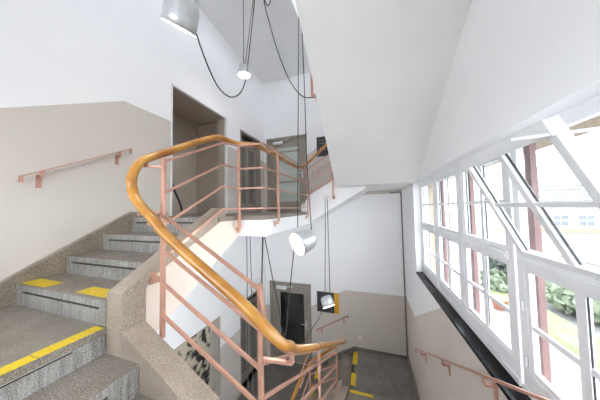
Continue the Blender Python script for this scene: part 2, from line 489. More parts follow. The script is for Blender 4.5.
def make_step(parent, P, top, tread, ris, w0, w1, inset=0.07, name='step'):
    plain, groove = step_mesh(P, top, tread, ris, w0, w1)
    s = 1 if w1 > w0 else -1
    mb = MB()
    fp = lambda i: 0 if i == 0 else 1                       # edge 0 is the tread
    fg = lambda i: 0 if i == 0 else (2 if i in (4, 5, 6) else 1)
    # plain profile is clockwise from the tread; groove faces (4,5,6) form the slot under the nosing
    place_prism(mb, P, plain, w0, w0 + s * inset, fp)
    place_prism(mb, P, groove, w0 + s * inset, w1 - s * inset, fg)
    place_prism(mb, P, plain, w1 - s * inset, w1, fp)
    return part(mb, name, [M['step'], M['riser'], M['groove']], parent)


# left flight, climbing away along the left wall
left = tag(empty('stair_flight', (-2.2, 0.92, L3)), 'grey granite stair flight climbing away along the left wall', 'stairs')
TL = 0.2965
for i in range(4):
    PL = lambda d, w, z, y0=0.913 + TL * i: (w, y0 + d, z)
    make_step(left, PL, L3 + RIS * (i + 1), TL if i < 3 else 0.03, RIS, XL + .02, XI)
ctop = lambda y: -0.54 + 0.575 * (y - 0.92)
mb = MB()
mb.prism([(XI, .92, L3 - .30), (XI, .92, ctop(.92)), (XI, 1.90, ctop(1.90)), (XI, 1.94, ctop(1.90) - .005), (XI, 1.96, -.05), (XI, 1.96, -.09), (XI, 1.10, ctop(1.10) - .075), (XI, 1.08, ctop(1.08) - .12), (XI, 1.08, L3 - .30)], (XO - XI, 0, 0))
part(mb, 'curb', M['curb'], left, 0.006)
mb = MB()
mb.prism([(XI, 1.075, -.97), (XI, 1.075, ctop(1.08) - .07), (XI, 1.96, -.085), (XI, 2.2, -.085), (XI, 2.2, -.335)], (XO - XI - .012, 0, 0))
part(mb, 'stringer', M['cream'], left)
mb = MB()
mb.prism([(XL, .93, L3 - .25), (XL, .93, L3 - .02), (XL, 1.80, L4 - RIS - .02), (XL, 2.2, L4 - .25), (XL, 2.2, -.335), (XL, 1.075, -.97)], (XI - XL, 0, 0))
part(mb, 'soffit', M['white'], left)

# near left quarter landing
nl = tag(empty('landing', (-2.3, .3, L3)), 'grey granite quarter landing at the foot of the left flight', 'landing')
part(MB().box(XL, -1.72, YB, 0.90, L3 - .25, L3 - .005), 'slab', M['white'], nl)
part(MB().box(XL, -1.69, YB, 0.925, L3 - .05, L3), 'paving', M['step'], nl)

# short flight across the near side
short = tag(empty('stair_flight', (-1.0, .2, L2)), 'short granite stair flight going down to the right below the yellow edge strip', 'stairs')
TS, RS = 0.33, 0.176
for i in range(5):
    PS = lambda d, w, z, x0=-0.38 - TS * i: (x0 - d, w, z)
    make_step(short, PS, L2 + RS * (i + 1), TS if i < 4 else 0.03, RS, YN0, YB, 0.16)
btop = lambda x: -0.775 - 0.567 * (x + 1.55)
mb = MB()
mb.prism([(XO, YN0, btop(XO)), (-0.43, YN0, btop(-0.43)), (-0.43, YN0, L2 - .25), (-.60, YN0, L2 - .25), (XO, YN0, L3 - .42)], (0, YN1 - YN0, 0))
part(mb, 'curb', M['curb'], short, 0.006)
mb = MB()
mb.prism([(-.38, YB, L2 - .25), (-.38, YB, L2 - .01), (-1.70, YB, L3 - RS - .02), (-1.72, YB, L3 - .25), (-1.70, YB, L3 - .42)], (0, YN0 - YB - .005, 0))
part(mb, 'soffit', M['white'], short)

# near right quarter landing (under the camera)
nr = tag(empty('landing', (.2, .3, L2)), 'granite quarter landing below the near end of the windows', 'landing')
part(MB().box(-.375, XR, YB, .94, L2 - .25, L2 - .005), 'slab', M['white'], nr)
part(MB().box(-.375, XR, YB, .945, L2 - .05, L2), 'paving', M['step'], nr)

# right flight, going down along the window wall
right = tag(empty('stair_flight', (.17, 4.2, L1)), 'granite stair flight going down along the window wall to the far corner', 'stairs')
TR, RR = 0.305, (L2 - L1) / 11
for i in range(11):
    PR = lambda d, w, z, y0=YR0 - TR * i: (w, y0 - d, z)
    make_step(right, PR, L1 + RR * (i + 1), TR if i < 10 else 0.03, RR, XR - .02, XRI)
rtop = lambda y: -3.325 + 0.563 * (YR0 - y)
mb = MB()
mb.prism([(XWR, 1.07, L2 - .45), (XWR, 1.07, rtop(1.07)), (XWR, YR0 - .01, rtop(YR0 - .01)), (XWR, YR0 - .01, L1 - .2), (XWR, 3.8, L1 - .25)], (XRI - XWR, 0, 0))
part(mb, 'curb', M['curb'], right, 0.006)
mb = MB()
mb.prism([(XRI, 0.96, L2 - .25), (XRI, 0.96, L2 - RR - .02), (XRI, 3.98, L1 - .02), (XRI, 3.98, L1 - .2), (XRI, 3.7, L1 - .25), (XRI, 1.1, L2 - .42)], (XR - XRI, 0, 0))
part(mb, 'soffit', M['white'], right)

# far right quarter landing
fr_ = tag(empty('landing', (.17, 4.8, L1)), 'dark granite quarter landing in the far right corner, under the pipe', 'landing')
part(MB().box(-.44, XR, YR0, YF, L1 - .25, L1 - .005), 'slab', M['white'], fr_)
part(MB().box(-.44, XR, YR0, YF, L1 - .05, L1), 'paving', M['floor'], fr_)

# short flight down to the lower floor along the far wall
fl = tag(empty('stair_flight', (-.9, 4.8, L0)), 'short granite flight going down left along the far wall below the small handrail', 'stairs')
TF, RF = 0.30, (L1 - L0) / 4
for i in range(4):
    PF = lambda d, w, z, x0=-1.35 + TF * i: (x0 + d, w, z)
    make_step(fl, PF, L0 + RF * (i + 1), TF if i < 3 else 0.03, RF, YF - .02, YFF)
mb = MB()
mb.prism([(-1.42, 4.05, L0 + .001), (-1.42, 4.05, L0 + .20), (-.58, 4.05, L1 + .16), (-.58, 4.05, L0 + .001)], (0, .15, 0))
part(mb, 'curb', M['curb'], fl, 0.006)

# ------------------------------------------------------------------ skirtings
mb = MB()
kz = lambda y: -0.545 + 0.575 * (y - 0.833)
mb.prism([(XL, YB, L3), (XL, .60, L3), (XL, .95, L3 + .0), (XL, 1.80, L4 - RIS), (XL, 1.83, L4 - .0), (XL, 2.28, L4), (XL, 2.28, L4 + .075), (XL, 1.79, L4 + .075), (XL, 1.79, kz(1.79) - .02), (XL, .6, kz(.6) - .02), (XL, YB, kz(.6) - .02)], (.022, 0, 0))
sk = struct(mb, 'baseboard_left', M['skirt'])
mb = MB()
mb.prism([(XL, YB, kz(.6) - .02), (XL, .6, kz(.6) - .02), (XL, 1.79, kz(1.79) - .02), (XL, 1.79, kz(1.79)), (XL, .6, kz(.6)), (XL, YB, kz(.6))], (.030, 0, 0))
part(mb, 'cap', M['curb'], sk)
nz_ = lambda y: L1 + RR + 0.563 * (YR0 - y)
mb = MB()
mb.prism([(XR, YF, L1), (XR, YF, L1 + .10), (XR, YR0 + .12, L1 + .10), (XR, 1.0, nz_(1.0) + .10), (XR, 1.0, nz_(1.0) - .18), (XR, YR0, L1)], (-.022, 0, 0))
struct(mb, 'baseboard_right', M['skirt'])
mb = MB()
mb.prism([(XR - .022, YF, L1), (XR - .022, YF, L1 + .06), (-.45, YF, L1 + .06), (-.45, YF, L1)], (0, -.018, 0))
mb.prism([(-1.35, YF, L0), (-.45, YF, L1 - .15), (-.45, YF, L1 + .06), (-1.35, YF, L0 + .2), (-1.50, YF, L0 + .1), (-1.50, YF, L0)], (0, -.018, 0))
struct(mb, 'baseboard_far', M['floor'])

# ------------------------------------------------------------------ recess rooms behind the openings
def recess(name, y0, y1, z0, z1, depth, m_walls, m_back, m_floor):
    r = tag(empty(name), None, None, None, 'structure')
    x0 = XL - .25; xb = x0 - depth
    part(MB().box(xb - .1, xb, y0 - .2, y1 + 0.9, z0 - .1, z1 + .2), 'back', m_back, r)
    part(MB().box(xb, x0, y0 - .2, y0, z0 - .1, z1 + .2).box(xb, x0, y1 + .7, y1 + .9, z0 - .1, z1 + .2).box(xb, x0, y0 - .2, y1 + .9, z1 + .02, z1 + .2), 'sides', m_walls, r)
    part(MB().box(xb, XL - .001, y0 - .2, y1 + .9, z0 - .12, z0), 'paving', m_floor, r)
    return r


def jamb_lining(name, y0, y1, z0, z1, m, t=.012, proj=.006, depth=.25, w=.05):
    mb = MB()
    mb.box(XL - depth, XL + proj, y0, y0 + t, z0, z1).box(XL - depth, XL + proj, y1 - t, y1, z0, z1).box(XL - depth, XL + proj, y0, y1, z1 - t, z1)
    return struct(mb, name, m)


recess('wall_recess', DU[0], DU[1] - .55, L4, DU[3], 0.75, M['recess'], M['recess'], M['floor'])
jamb_lining('trim_1', *DU, M['closer'], t=.028, depth=.05)
struct(MB().box(XL - .25, XL - .051, DU[0], DU[0] + .01, L4, DU[3]).box(XL - .25, XL - .051, DU[1] - .01, DU[1], L4, DU[3]).box(XL - .25, XL - .051, DU[0], DU[1], DU[3] - .01, DU[3]), 'trim_5', M['recess'])
jamb_lining('trim_2', *DN, M['recess_low'])
struct(MB().box(XL - .14, XL - .02, 3.26, DN[1] - .012, L0, DN[3] - .012), 'trim_4', M['recess_low'])
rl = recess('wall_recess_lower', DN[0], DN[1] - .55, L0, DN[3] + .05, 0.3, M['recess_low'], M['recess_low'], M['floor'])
mur = MB().box(XL - .10, XL - .085, DN[0] + .02, 3.26, L0 + .02, DN[3] - .02).build('mural', M['art'])
tag(mur, 'blotchy black and cream mural panel seen through the lower left doorway', 'mural')
# black hose hanging inside the upper doorway
hz = spline([(XL - .05, 2.39, .50), (XL - .03, 2.44, .33), (XL - .05, 2.56, .13), (XL - .06, 2.60, .03), (XL - .06, 2.60, L4)], 8)
tag(MB().tube(hz, .017, 8).build('hose', M['cable']), 'thin black tube standing just inside the upper left doorway', 'tube')

# side doors in the left wall
def side_door(name, y0, y1, z0, z1):
    d = tag(empty(name), None, None, None, 'structure')
    x = XL - .12
    part(MB().box(x - .06, XL + .004, y0, y0 + .05, z0, z1).box(x - .06, XL + .004, y1 - .05, y1, z0, z1).box(x - .06, XL + .004, y0, y1, z1 - .05, z1).box(x - .05, x + .02, y0, y1, z1 - .26, z1 - .21), 'frame', M['taupe_dark'], d)
    ym = (y0 + y1) / 2
    for a, b in ((y0 + .05, ym), (ym, y1 - .05)):
        lf = part(MB().box(x - .05, x - .005, a, a + .07, z0, z1 - .26).box(x - .05, x - .005, b - .07, b, z0, z1 - .26).box(x - .05, x - .005, a + .07, b - .07, z0, z0 + .22).box(x - .05, x - .005, a + .07, b - .07, z1 - .35, z1 - .26), 'leaf', M['taupe'], d)
        part(MB().box(x - .035, x - .02, a + .07, b - .07, z0 + .22, z1 - .35), 'pane', M['mid_glass'], lf)
    part(MB().box(x - .04, x - .02, y0 + .05, y1 - .05, z1 - .21, z1 - .05), 'transom_pane', M['dark_glass'], d)
    return d


side_door('door_1', *DV)
side_door('door_2', *DW)


def far_door(name, x0, x1, z0, z1, glass, gx0, gx1, bars):
    d = tag(empty(name), None, None, None, 'structure')
    y = YF + .06
    part(MB().box(x0, x0 + .07, YF - .012, y + .06, z0, z1).box(x1 - .07, x1, YF - .012, y + .06, z0, z1).box(x0, x1, YF - .012, y + .06, z1 - .07, z1), 'frame', M['taupe'], d)
    gz1 = z1 - .30; gz0 = z0 + .28
    lf = part(MB().box(x0 + .07, gx0, y - .03, y + .02, z0, z1 - .07).box(gx1, x1 - .07, y - .03, y + .02, z0, z1 - .07).box(gx0, gx1, y - .03, y + .02, gz1, z1 - .07).box(gx0, gx1, y - .03, y + .02, z0, gz0), 'leaf', M['taupe'], d)
    part(MB().box(gx0, gx1, y - .012, y, gz0, gz1), 'pane', glass, lf)
    if bars:
        part(MB().box(gx0, gx1, y - .028, y - .004, gz1 - .14, gz1 - .10).box(gx0, gx1, y - .028, y - .004, gz0 + .55, gz0 + .59), 'glazing_bar', M['taupe'], lf)
    part(MB().box(x0 + .22, x0 + .52, YF - .03, y - .028, z1 - .20, z1 - .12).bar((x0 + .45, YF - .02, z1 - .115), (x0 + .72, YF - .05, z1 - .105), .02, .02), 'door_closer', M['closer'], d)
    h = MB().box(x1 - .175, x1 - .135, y - .04, y - .028, z0 + .92, z0 + 1.16).bar((x1 - .155, y - .03, z0 + 1.07), (x1 - .155, y - .085, z0 + 1.07), .018, .018).bar((x1 - .145, y - .085, z0 + 1.07), (x1 - .28, y - .085, z0 + 1.07), .018, .022)
    part(h, 'handle', M['steel'], d)
    return d


far_door('door_3', *FD, M['door_glass'], -2.507, -1.814, True)
far_door('door_4', *FE, M['dark_glass'], -2.446, -1.746, False)
struct(MB().box(XL, XR, YF + .2, YF + .25, L0, 2.1), 'wall_behind_doors', M['taupe_dark'])
struct(MB().box(XL - .25, XL - .22, 4.05, 5.2, L0, 2.0), 'wall_behind_side_doors', M['taupe_dark'])

# ------------------------------------------------------------------ windows
FX0, FX1 = 0.885, 0.920
units = [(3.355, 4.04, 1), (2.545, 3.23, 2), (1.755, 2.43, 3), (0.945, 1.62, 4), (0.145, 0.82, 5), (-0.655, 0.02, 6)]
BOT, TRZ0, TRZ1, HEAD = -1.09, -.375, -.315, .36
for k, (a, b, n) in enumerate(units):
    w = tag(empty('window_%d' % n, (FX0, (a + b) / 2, BOT)), None, None, None, 'structure')
    aa = a - .055 if k < 5 else WY0; bb = b + .055 if k else WY1
    fr = MB().box(FX0, FX1, aa, a, WZ0, WZ1).box(FX0, FX1, b, bb, WZ0, WZ1)
    fr.box(FX0 - .004, FX1, a, b, WZ0, BOT + .075).box(FX0 - .012, FX1, a, b, TRZ0, TRZ1).box(FX0, FX1, a, b, HEAD, WZ1)
    fr.box(FX0 - .020, FX0 - .012, a, b, TRZ1 - .04, TRZ1 - .025).box(FX0 - .010, FX0 - .004, aa, bb, WZ0 + .01, WZ0 + .05)
    part(fr, 'frame', M['frame_white'], w)
    m = (a + b) / 2
    lo = MB(); t = .034
    lo.box(FX0 + .004, FX1 - .004, a, a + t, BOT + .075, TRZ0).box(FX0 + .004, FX1 - .004, b - t, b, BOT + .075, TRZ0)
    lo.box(FX0 + .004, FX1 - .004, a + t, b - t, BOT + .075, BOT + .075 + t).box(FX0 + .004, FX1 - .004, a + t, b - t, TRZ0 - t, TRZ0)
    lo.box(FX0 + .007, FX1 - .007, m - .024, m + .024, BOT + .075 + t, TRZ0 - t)
    for y0, y1 in ((a + t, m - .024), (m + .024, b - t)): lo.box(FX0 + .010, FX1 - .010, y0, y1, -.745, -.715)
    s = part(lo, 'sash', M['frame_white'], w)
    for y0, y1 in ((a + t, m - .024), (m + .024, b - t)):
        for z0, z1 in ((BOT + .075 + t, -.745), (-.715, TRZ0 - t)): part(MB().box(.902, .9035, y0, y1, z0, z1), 'pane', M['glass'], s)
    part(MB().box(.897, .9018, m - .028, m - .024, BOT + .08 + t, -.746).box(.897, .9018, m - .028, m - .024, -.714, TRZ0 - t), 'gasket', M['gasket'], s)
    # hinges on the mullion
    for zz in (-.62, -.95):
        part(MB().tube([(FX0 - .008, b + .012, zz - .03), (FX0 - .008, b + .012, zz + .03)], .007, 8), 'hinge', M['frame_white'], w)
    # upper sash: bottom hung, the fourth one tilted into the room
    tilt = math.radians(24.5) if n == 4 else 0.0
    px, pz = (FX0 - .001 if n == 4 else FX0 + .012), TRZ1

    def q(dx, y, dz):
        return (px + dx * math.cos(tilt) - dz * math.sin(tilt), y, pz + dz * math.cos(tilt) + dx * math.sin(tilt))
    H = HEAD - TRZ1 - .004

    def slab(mb, dx0, dx1, y0, y1, z0, z1):
        v = [q(dx0, y0, z0), q(dx1, y0, z0), q(dx1, y1, z0), q(dx0, y1, z0), q(dx0, y0, z1), q(dx1, y0, z1), q(dx1, y1, z1), q(dx0, y1, z1)]
        mb.add(v, [(3, 2, 1, 0), (4, 5, 6, 7), (0, 1, 5, 4), (1, 2, 6, 5), (2, 3, 7, 6), (3, 0, 4, 7)])
    up = MB(); T = .036
    d0, d1 = -.004, .034
    slab(up, d0, d1, a, a + T, 0, H); slab(up, d0, d1, b - T, b, 0, H); slab(up, d0, d1, a + T, b - T, 0, T); slab(up, d0, d1, a + T, b - T, H - T, H)
    slab(up, d0 + .006, d1 - .006, m - .02, m + .02, T, H - T); slab(up, d0 + .01, d1 - .01, a + T, m - .02, H / 2 - .012, H / 2 + .012); slab(up, d0 + .01, d1 - .01, m + .02, b - T, H / 2 - .012, H / 2 + .012)
    s = part(up, 'sash', M['frame_white'], w)
    for y0, y1 in ((a + T, m - .02), (m + .02, b - T)):
        for z0, z1 in ((T, H / 2 - .012), (H / 2 + .012, H - T)):
            gp = MB(); slab(gp, .0145, .016, y0, y1, z0, z1)
            part(gp, 'pane', M['glass'], s)
    gk = MB()
    for ya in (b - T - .005, m - .025): slab(gk, .017, .024, ya, ya + .005, T, H / 2 - .013); slab(gk, .017, .024, ya, ya + .005, H / 2 + .013, H - T)
    part(gk, 'gasket', M['gasket'], s)
    if tilt:
        A = Vector((0.504, .95, 0.236)); B = Vector((FX0 + .01, .96, 0.255))
        arm = MB().bar(A, B, .012, .010).bar(A + (B - A) * .72, A + (B - A) * .98, .018, .016).bar(A + (B - A) * .35, Vector(q(-.004, a + .03, H - .03)), .012, .010)
        part(arm, 'stay_arm', M['frame_white'], w)
        cap = MB(); slab(cap, d0 - .012, d0, a - .004, b + .004, H - .06, H + .004)
        part(cap, 'top_bar', M['frame_white'], w)
    else:
        hd = MB().box(FX0 - .025, FX0, m - .03, m + .03, TRZ1 - .03, TRZ1 - .005)
        part(hd, 'catch', M['frame_white'], w)
w7 = tag(empty('window_7', (-1.0, YB - .1, NW[2])), None, None, None, 'structure')  # made-up window behind the camera, added as daylight fill
fm = MB().box(NW[0], NW[1], YB - .14, YB - .08, NW[2], NW[2] + .07).box(NW[0], NW[1], YB - .14, YB - .08, NW[3] - .07, NW[3])
for x in (NW[0], -1.70, -.96, NW[1] - .06): fm.box(x, x + .06, YB - .14, YB - .08, NW[2] + .07, NW[3] - .07)
part(fm, 'frame', M['frame_white'], w7)
for x0, x1 in ((NW[0] + .06, -1.70), (-1.64, -.96), (-.90, NW[1] - .06)):
    part(MB().box(x0, x1, YB - .112, YB - .108, NW[2] + .07, NW[3] - .07), 'pane', M['glass'], w7)
# cornice lines over the head of the frame
cn = MB().box(FX0 - .012, FX0, WY0, .90, WZ1 - .05, WZ1 - .035).box(FX0 - .022, FX0, WY0, .90, WZ1 - .022, WZ1 - .004)
struct(cn, 'trim_3', M['frame_white'])
sl = MB().prism([(XR - .010, WY0, WZ0 - .022), (XR - .0005, WY0, WZ0 - .022), (XR - .0005, WY0, WZ0 + .0005), (FX0 + .01, WY0, WZ0 + .0005), (FX0 + .01, WY0, WZ0 + .008), (XR - .005, WY0, WZ0 + .004), (XR - .010, WY0, WZ0)], (0, WY1 - WY0, 0))
tag(sl.build('window_sill', M['sill']), 'long black polished stone sill under the white windows', 'window sill')

# ------------------------------------------------------------------ railing round the well
rail = tag(empty('stair_railing', (-1.47, 1.13, L3)), 'copper pink steel railing with golden wooden handrail round the stairwell', 'railing')
HR = [(-.50, 3.80, 1.70), (-.56, 4.08, 1.53), (-.70, 4.19, 1.405), (-.91, 4.20, 1.22), (-1.20, 4.16, .965), (-1.325, 3.99, .85), (-1.335, 3.80, .835), (-1.34, 2.50, .835), (-1.37, 2.30, .835), (-1.46, 2.255, .84), (-1.57, 2.20, .845), (-1.60, 2.04, .845), (-1.60, 1.88, .825),
      (-1.60, 1.30, .515), (-1.600, 1.065, 0.370), (-1.590, 0.998, 0.247), (-1.580, 0.995, 0.167), (-1.548, 0.990, 0.109), (-1.475, 0.985, 0.037), (-1.362, 0.980, -0.045), (-1.26, .98, -.137), (-.64, .98, -.535), (-.53, .985, -.625), (-.455, 1.02, -.715), (-.455, 1.13, -.795), (-.49, 1.26, -.90),
      (-.50, 1.45, -1.025), (-.50, 3.60, -2.285), (-.50, 3.85, -2.43), (-.51, 4.03, -2.53), (-.58, 4.13, -2.62), (-.72, 4.15, -2.74), (-1.00, 4.15, -2.98), (-1.20, 4.14, -3.16), (-1.32, 4.00, -3.27), (-1.335, 3.80, -3.29), (-1.335, 2.60, -3.29)]
hp = spline(HR, 10)
part(MB().tube(hp, .0335, 16, .0285), 'handrail', M['wood'], rail)
strip = [p + Vector((0, 0, -.032)) for p in hp]
part(MB().tube(strip, .016, 8, .006), 'rail_strip', M['copper'], rail)
# turned joint rings in the wood
for a, b in (((-.735, .98, -.4765), (-.728, .98, -.4805)), ((-.50, 1.95, -1.3175), (-.50, 1.957, -1.3215))):
    part(MB().tube([a, b], .0346, 16, .0296), 'joint_ring', M['taupe_dark'], rail)

POSTS = [(-1.46, 1.135, .40, -.93), (-1.48, 2.12, .80, -.22), (-1.15, 2.54, .80, -.17), (-1.15, 3.97, .79, -.16), (-.65, 4.06, 1.12, .22), (-.60, 2.36, 1.95, 1.36),
         (-.645, 1.13, -.46, -1.60), (-.62, 2.49, -1.66, -2.62), (-.625, 3.80, -2.42, -3.30), (-1.19, 4.00, -3.22, -3.98)]
for x, y, z1, z0 in POSTS:
    part(MB().box(x - .0145, x + .0145, y - .0145, y + .0145, z0, z1), 'post', M['copper'], rail, .004)
# feet that fasten each post to the stringer or slab edge
FEET = [((-1.47, 1.13, -.505), (-1.565, 1.13, -.505), .055), ((-1.48, 2.12, -.22), (-1.565, 2.205, -.26), .045), ((-1.15, 2.54, -.18), (-1.205, 2.50, -.20), .045), ((-1.15, 3.97, -.17), (-1.205, 3.94, -.19), .045),
        ((-.65, 4.06, .23), (-.65, 4.155, .21), .05), ((-.60, 2.36, 1.37), (-.545, 2.38, 1.36), .05), ((-.645, 1.13, -1.50), (-.575, 1.13, -1.50), .055), ((-.62, 2.49, -2.55), (-.575, 2.49, -2.55), .05), ((-.625, 3.80, -3.25), (-.575, 3.80, -3.25), .05), ((-1.19, 4.0, -3.92), (-1.19, 4.06, -3.92), .05)]
for a, b, s in FEET:
    a = Vector(a); b = Vector(b); d = (b - a)
    part(MB().bar(a, b, .032, .036).bar(a + d * .82, b, s, s + .03), 'foot_bracket', M['copper'], rail, .003)


def bars(*lines, s=.0185):
    for pts in lines:
        mb = MB()
        for i in range(len(pts) - 1): mb.bar(pts[i], pts[i + 1], s, s)
        part(mb, 'bar', M['copper'], rail)


# upper run: left flight, landing, far flight
ups = []
for k, zl in enumerate((.735, .495, .255, .01)):
    z1 = zl - 0.512 * (1.84 - 1.135)
    zf = .785 if k == 0 else zl
    run = [(-1.46, 1.135, z1), (-1.50, 1.84, zl), (-1.48, 2.12, zf), (-1.17, 2.16, zf), (-1.15, 2.54, zf), (-1.15, 3.97, zf)]
    if k < 3: run += [(-1.10, 4.05, zf + .06), (-.65, 4.06, zf + .33)]
    ups.append(run)
bars(*ups)
# across the near side
nb = []
for z0, z1 in ((-.02, -.495), (-.28, -.735), (-.523, -.968), (-.752, -1.19)):
    nb.append([(-1.47, 1.13, z0), (-.645, 1.13, z1)])
bars(*nb)
# down the right flight and round the far corner
rb = []
for zz in (-.93, -1.13, -1.365, -1.60):
    rb.append([(-.63, 1.13, zz), (-.62, 3.80, zz - .5563 * 2.67), (-.66, 4.0, zz - .5563 * 2.67 - .13), (-1.19, 4.0, zz - .5563 * 2.67 - .43), (-1.19, 3.4, zz - .5563 * 2.67 - .43)])
bars(*rb)
# small arms that carry the wooden rail
ARMS = [((-1.46, 1.135, .335), (-1.60, 1.10, .345)), ((-1.60, 1.10, .34), (-1.60, 1.10, .40)), ((-1.47, 1.13, -.005), (-1.50, .98, -.02)), ((-1.44, 1.12, -.03), (-1.40, .985, -.085)), ((-1.48, 2.12, .79), (-1.56, 2.19, .815)), ((-1.15, 2.54, .785), (-1.33, 2.54, .805)), ((-1.15, 3.97, .78), (-1.32, 3.95, .805)),
        ((-.645, 1.13, -.49), (-.53, .99, -.645)), ((-.645, 1.13, -.905), (-.47, 1.20, -.945)), ((-.47, 1.20, -.945), (-.47, 1.20, -.885)), ((-.62, 2.49, -1.665), (-.50, 2.49, -1.665)), ((-.625, 3.80, -2.43), (-.50, 3.80, -2.43)), ((-1.19, 4.0, -3.23), (-1.20, 4.12, -3.19)), ((-.65, 4.06, 1.11), (-.70, 4.17, 1.37))]
for a, b in ARMS:
    part(MB().bar(a, b, .022, .018), 'rail_arm', M['copper'], rail)


# ------------------------------------------------------------------ small handrails on the walls
def wall_rail(label, a, b, wall_dir, brackets, bw=.030, bh=.014):
    """flat bar from a to b with turned down ends; wall_dir points from the rail to the wall"""
    a = Vector(a); b = Vector(b); wd = Vector(wall_dir)
    r = tag(empty('wall_handrail', tuple((a + b) / 2)), label, 'handrail')
    dn = Vector((0, 0, -.055))
    part(MB().bar(a, b, bw, bh).bar(a + Vector((0, 0, bh / 2)), a + dn, bw, bh, up=wd).bar(b + Vector((0, 0, bh / 2)), b + dn, bw, bh, up=wd), 'bar', M['copper'], r)
    for t in brackets:
        p = a + (b - a) * t
        along = (b - a).normalized(); along.z = 0; along.normalize()
        mb = MB().bar(p, p + dn * 1.0, .028, .012, up=wd)
        k = p + dn * 1.0
        mb.bar(k - wd * .006, k + wd * 1.0, .028, .012)
        e = k + wd * .94
        mb.bar(e + Vector((0, 0, .02)), e + Vector((0, 0, -.10)), .034, .012, up=wd)
        part(mb, 'bracket', M['copper'], r)
    return r


wall_rail('short copper pink handrail on the left wall above the granite steps', (-2.82, .902, .325), (-2.82, 1.755, .792), (-.06, 0, 0), (.14, .86), .024, .009)
wall_rail('copper pink handrail on the right wall below the black sill', (.710, 4.08, -2.473), (.710, .95, -.71), (.067, 0, 0), (.13, .46, .745))
wall_rail('short pinkish handrail on the far wall below the black and yellow sign', (-1.36, 5.34, -3.19), (-.56, 5.34, -2.725), (0, .06, 0), (.14, .86), .040, .016)
wall_rail('short pinkish handrail on the far wall below the upper black sign', (-1.40, 5.34, .955), (-.60, 5.34, 1.355), (0, .06, 0), (.2, .8))

# ------------------------------------------------------------------ signs, socket, pipe
sg = tag(empty('sign', (-1.08, YF, -2.48)), 'black square sign with amber yellow right edge on the far wall, behind the lowest lamp', 'sign')
part(MB().box(-1.362, -.91, YF - .015, YF, -2.735, -2.215), 'panel', M['poster'], sg)
part(MB().box(-.91, -.785, YF - .015, YF, -2.735, -2.215), 'edge_strip', M['amber'], sg)
sg2 = tag(empty('sign', (-1.0, YF, 1.67)), 'black square sign with faint grey lines on the upper far wall', 'sign')
part(MB().box(-1.275, -.78, YF - .015, YF, 1.395, 1.93), 'panel', M['poster'], sg2)
for i, (x0, x1, z) in enumerate(((-1.20, -1.07, 1.82), (-1.20, -1.0, 1.74), (-1.20, -1.09, 1.62), (-1.20, -1.02, 1.56))):
    part(MB().box(x0, x1, YF - .018, YF - .015, z, z + .018), 'print_line', M['print_grey'], sg2)
so = tag(empty('wall_socket', (-.29, YF, -3.276)), 'small white wall socket low on the far wall', 'socket')
part(MB().box(-.34, -.25, YF - .012, YF, -3.325, -3.225), 'plate', M['closer'], so, .003)
part(MB().lathe([(0, -.004), (.030, -.004), (.034, .006), (0, .008)], (-.295, YF - .014, -3.275), (0, -1, 0), 20), 'outlet', M['closer'], so)
pp = [(.52, YF - .03, .325), (.70, YF - .03, .345), (.735, YF - .03, .34), (.752, YF - .03, .31), (.755, YF - .03, .25)] + [(.755, YF - .03, .25 - .2 * i) for i in range(1, 19)] + [(.755, YF - .03, L1 + .05)]
pipe = tag(empty('pipe', (.755, YF - .03, L1)), 'thin grey vertical pipe in the far right wall corner', 'pipe')
part(MB().tube(pp, .013, 10), 'tube', M['pipe'], pipe)
for zz in (-.5, -1.6, -2.7):
    part(MB().lathe([(.014, -.012), (.019, -.012), (.019, .012), (.014, .012)], (.755, YF - .03, zz), (0, 0, 1), 12).box(.745, .765, YF - .03, YF, zz - .01, zz + .01), 'clip', M['pipe'], pipe)

# ------------------------------------------------------------------ yellow tape on the steps
def tape(name, poly, z, label):
    o = MB().prism([(x, y, z + .0005) for x, y in poly], (0, 0, .002)).build(name, M['tape'])
    return tag(o, label, 'floor marking', 'yellow step markings')


z1_ = L3 + RIS
tape('tape_patch', [(-2.86, .935), (-2.50, .935), (-2.49, 1.045), (-2.86, 1.05)], z1_, 'yellow patch on the lowest left step, next to the left wall')
tape('tape_patch', [(-2.11, .950), (-1.76, .945), (-1.765, 1.04), (-1.90, 1.055), (-2.11, 1.055)], z1_, 'yellow patch on the lowest left step, next to the granite curb')
tape('tape_strip', [(-1.775, .62), (-1.69, .62), (-1.69, .905), (-1.775, .900)], L3, 'short yellow strip on the landing edge, at the granite curb')
tape('tape_strip', [(-1.77, -.3), (-1.688, -.3), (-1.688, .615), (-1.77, .615)], L3, 'long yellow strip along the landing edge in the near left corner')
tape('tape_patch', [(-.50, 4.86), (-.38, 4.86), (-.38, 5.28), (-.50, 5.28)] if False else [(-.445, 4.88), (-.345, 4.88), (-.345, 5.28), (-.445, 5.28)], L1, 'yellow patch on the far right landing, nearest the far wall')
tape('tape_patch', [(-.445, 4.30), (-.345, 4.30), (-.345, 4.62), (-.445, 4.62)], L1, 'yellow patch on the far right landing edge, touching the yellow strip corner')
tape('tape_strip', [(-.425, 3.935), (-.02, 3.935), (-.02, 3.995), (-.425, 3.995)], L1 + RR, 'yellow strip on the first step edge at the far right landing, next to the curb')
tape('tape_strip', [(.33, 3.935), (.74, 3.935), (.74, 3.995), (.33, 3.995)], L1 + RR, 'yellow strip on the first step edge nearest the window wall')
zt = L0 + RF
tape('tape_patch', [(-1.345, 4.86), (-1.245, 4.86), (-1.245, 5.28), (-1.345, 5.28)], zt, 'yellow patch on the lowest step behind the railing, near the far wall')
tape('tape_patch', [(-1.345, 4.24), (-1.245, 4.24), (-1.245, 4.62), (-1.345, 4.62)], zt, 'yellow patch on the lowest step behind the railing, nearer the curved handrail')


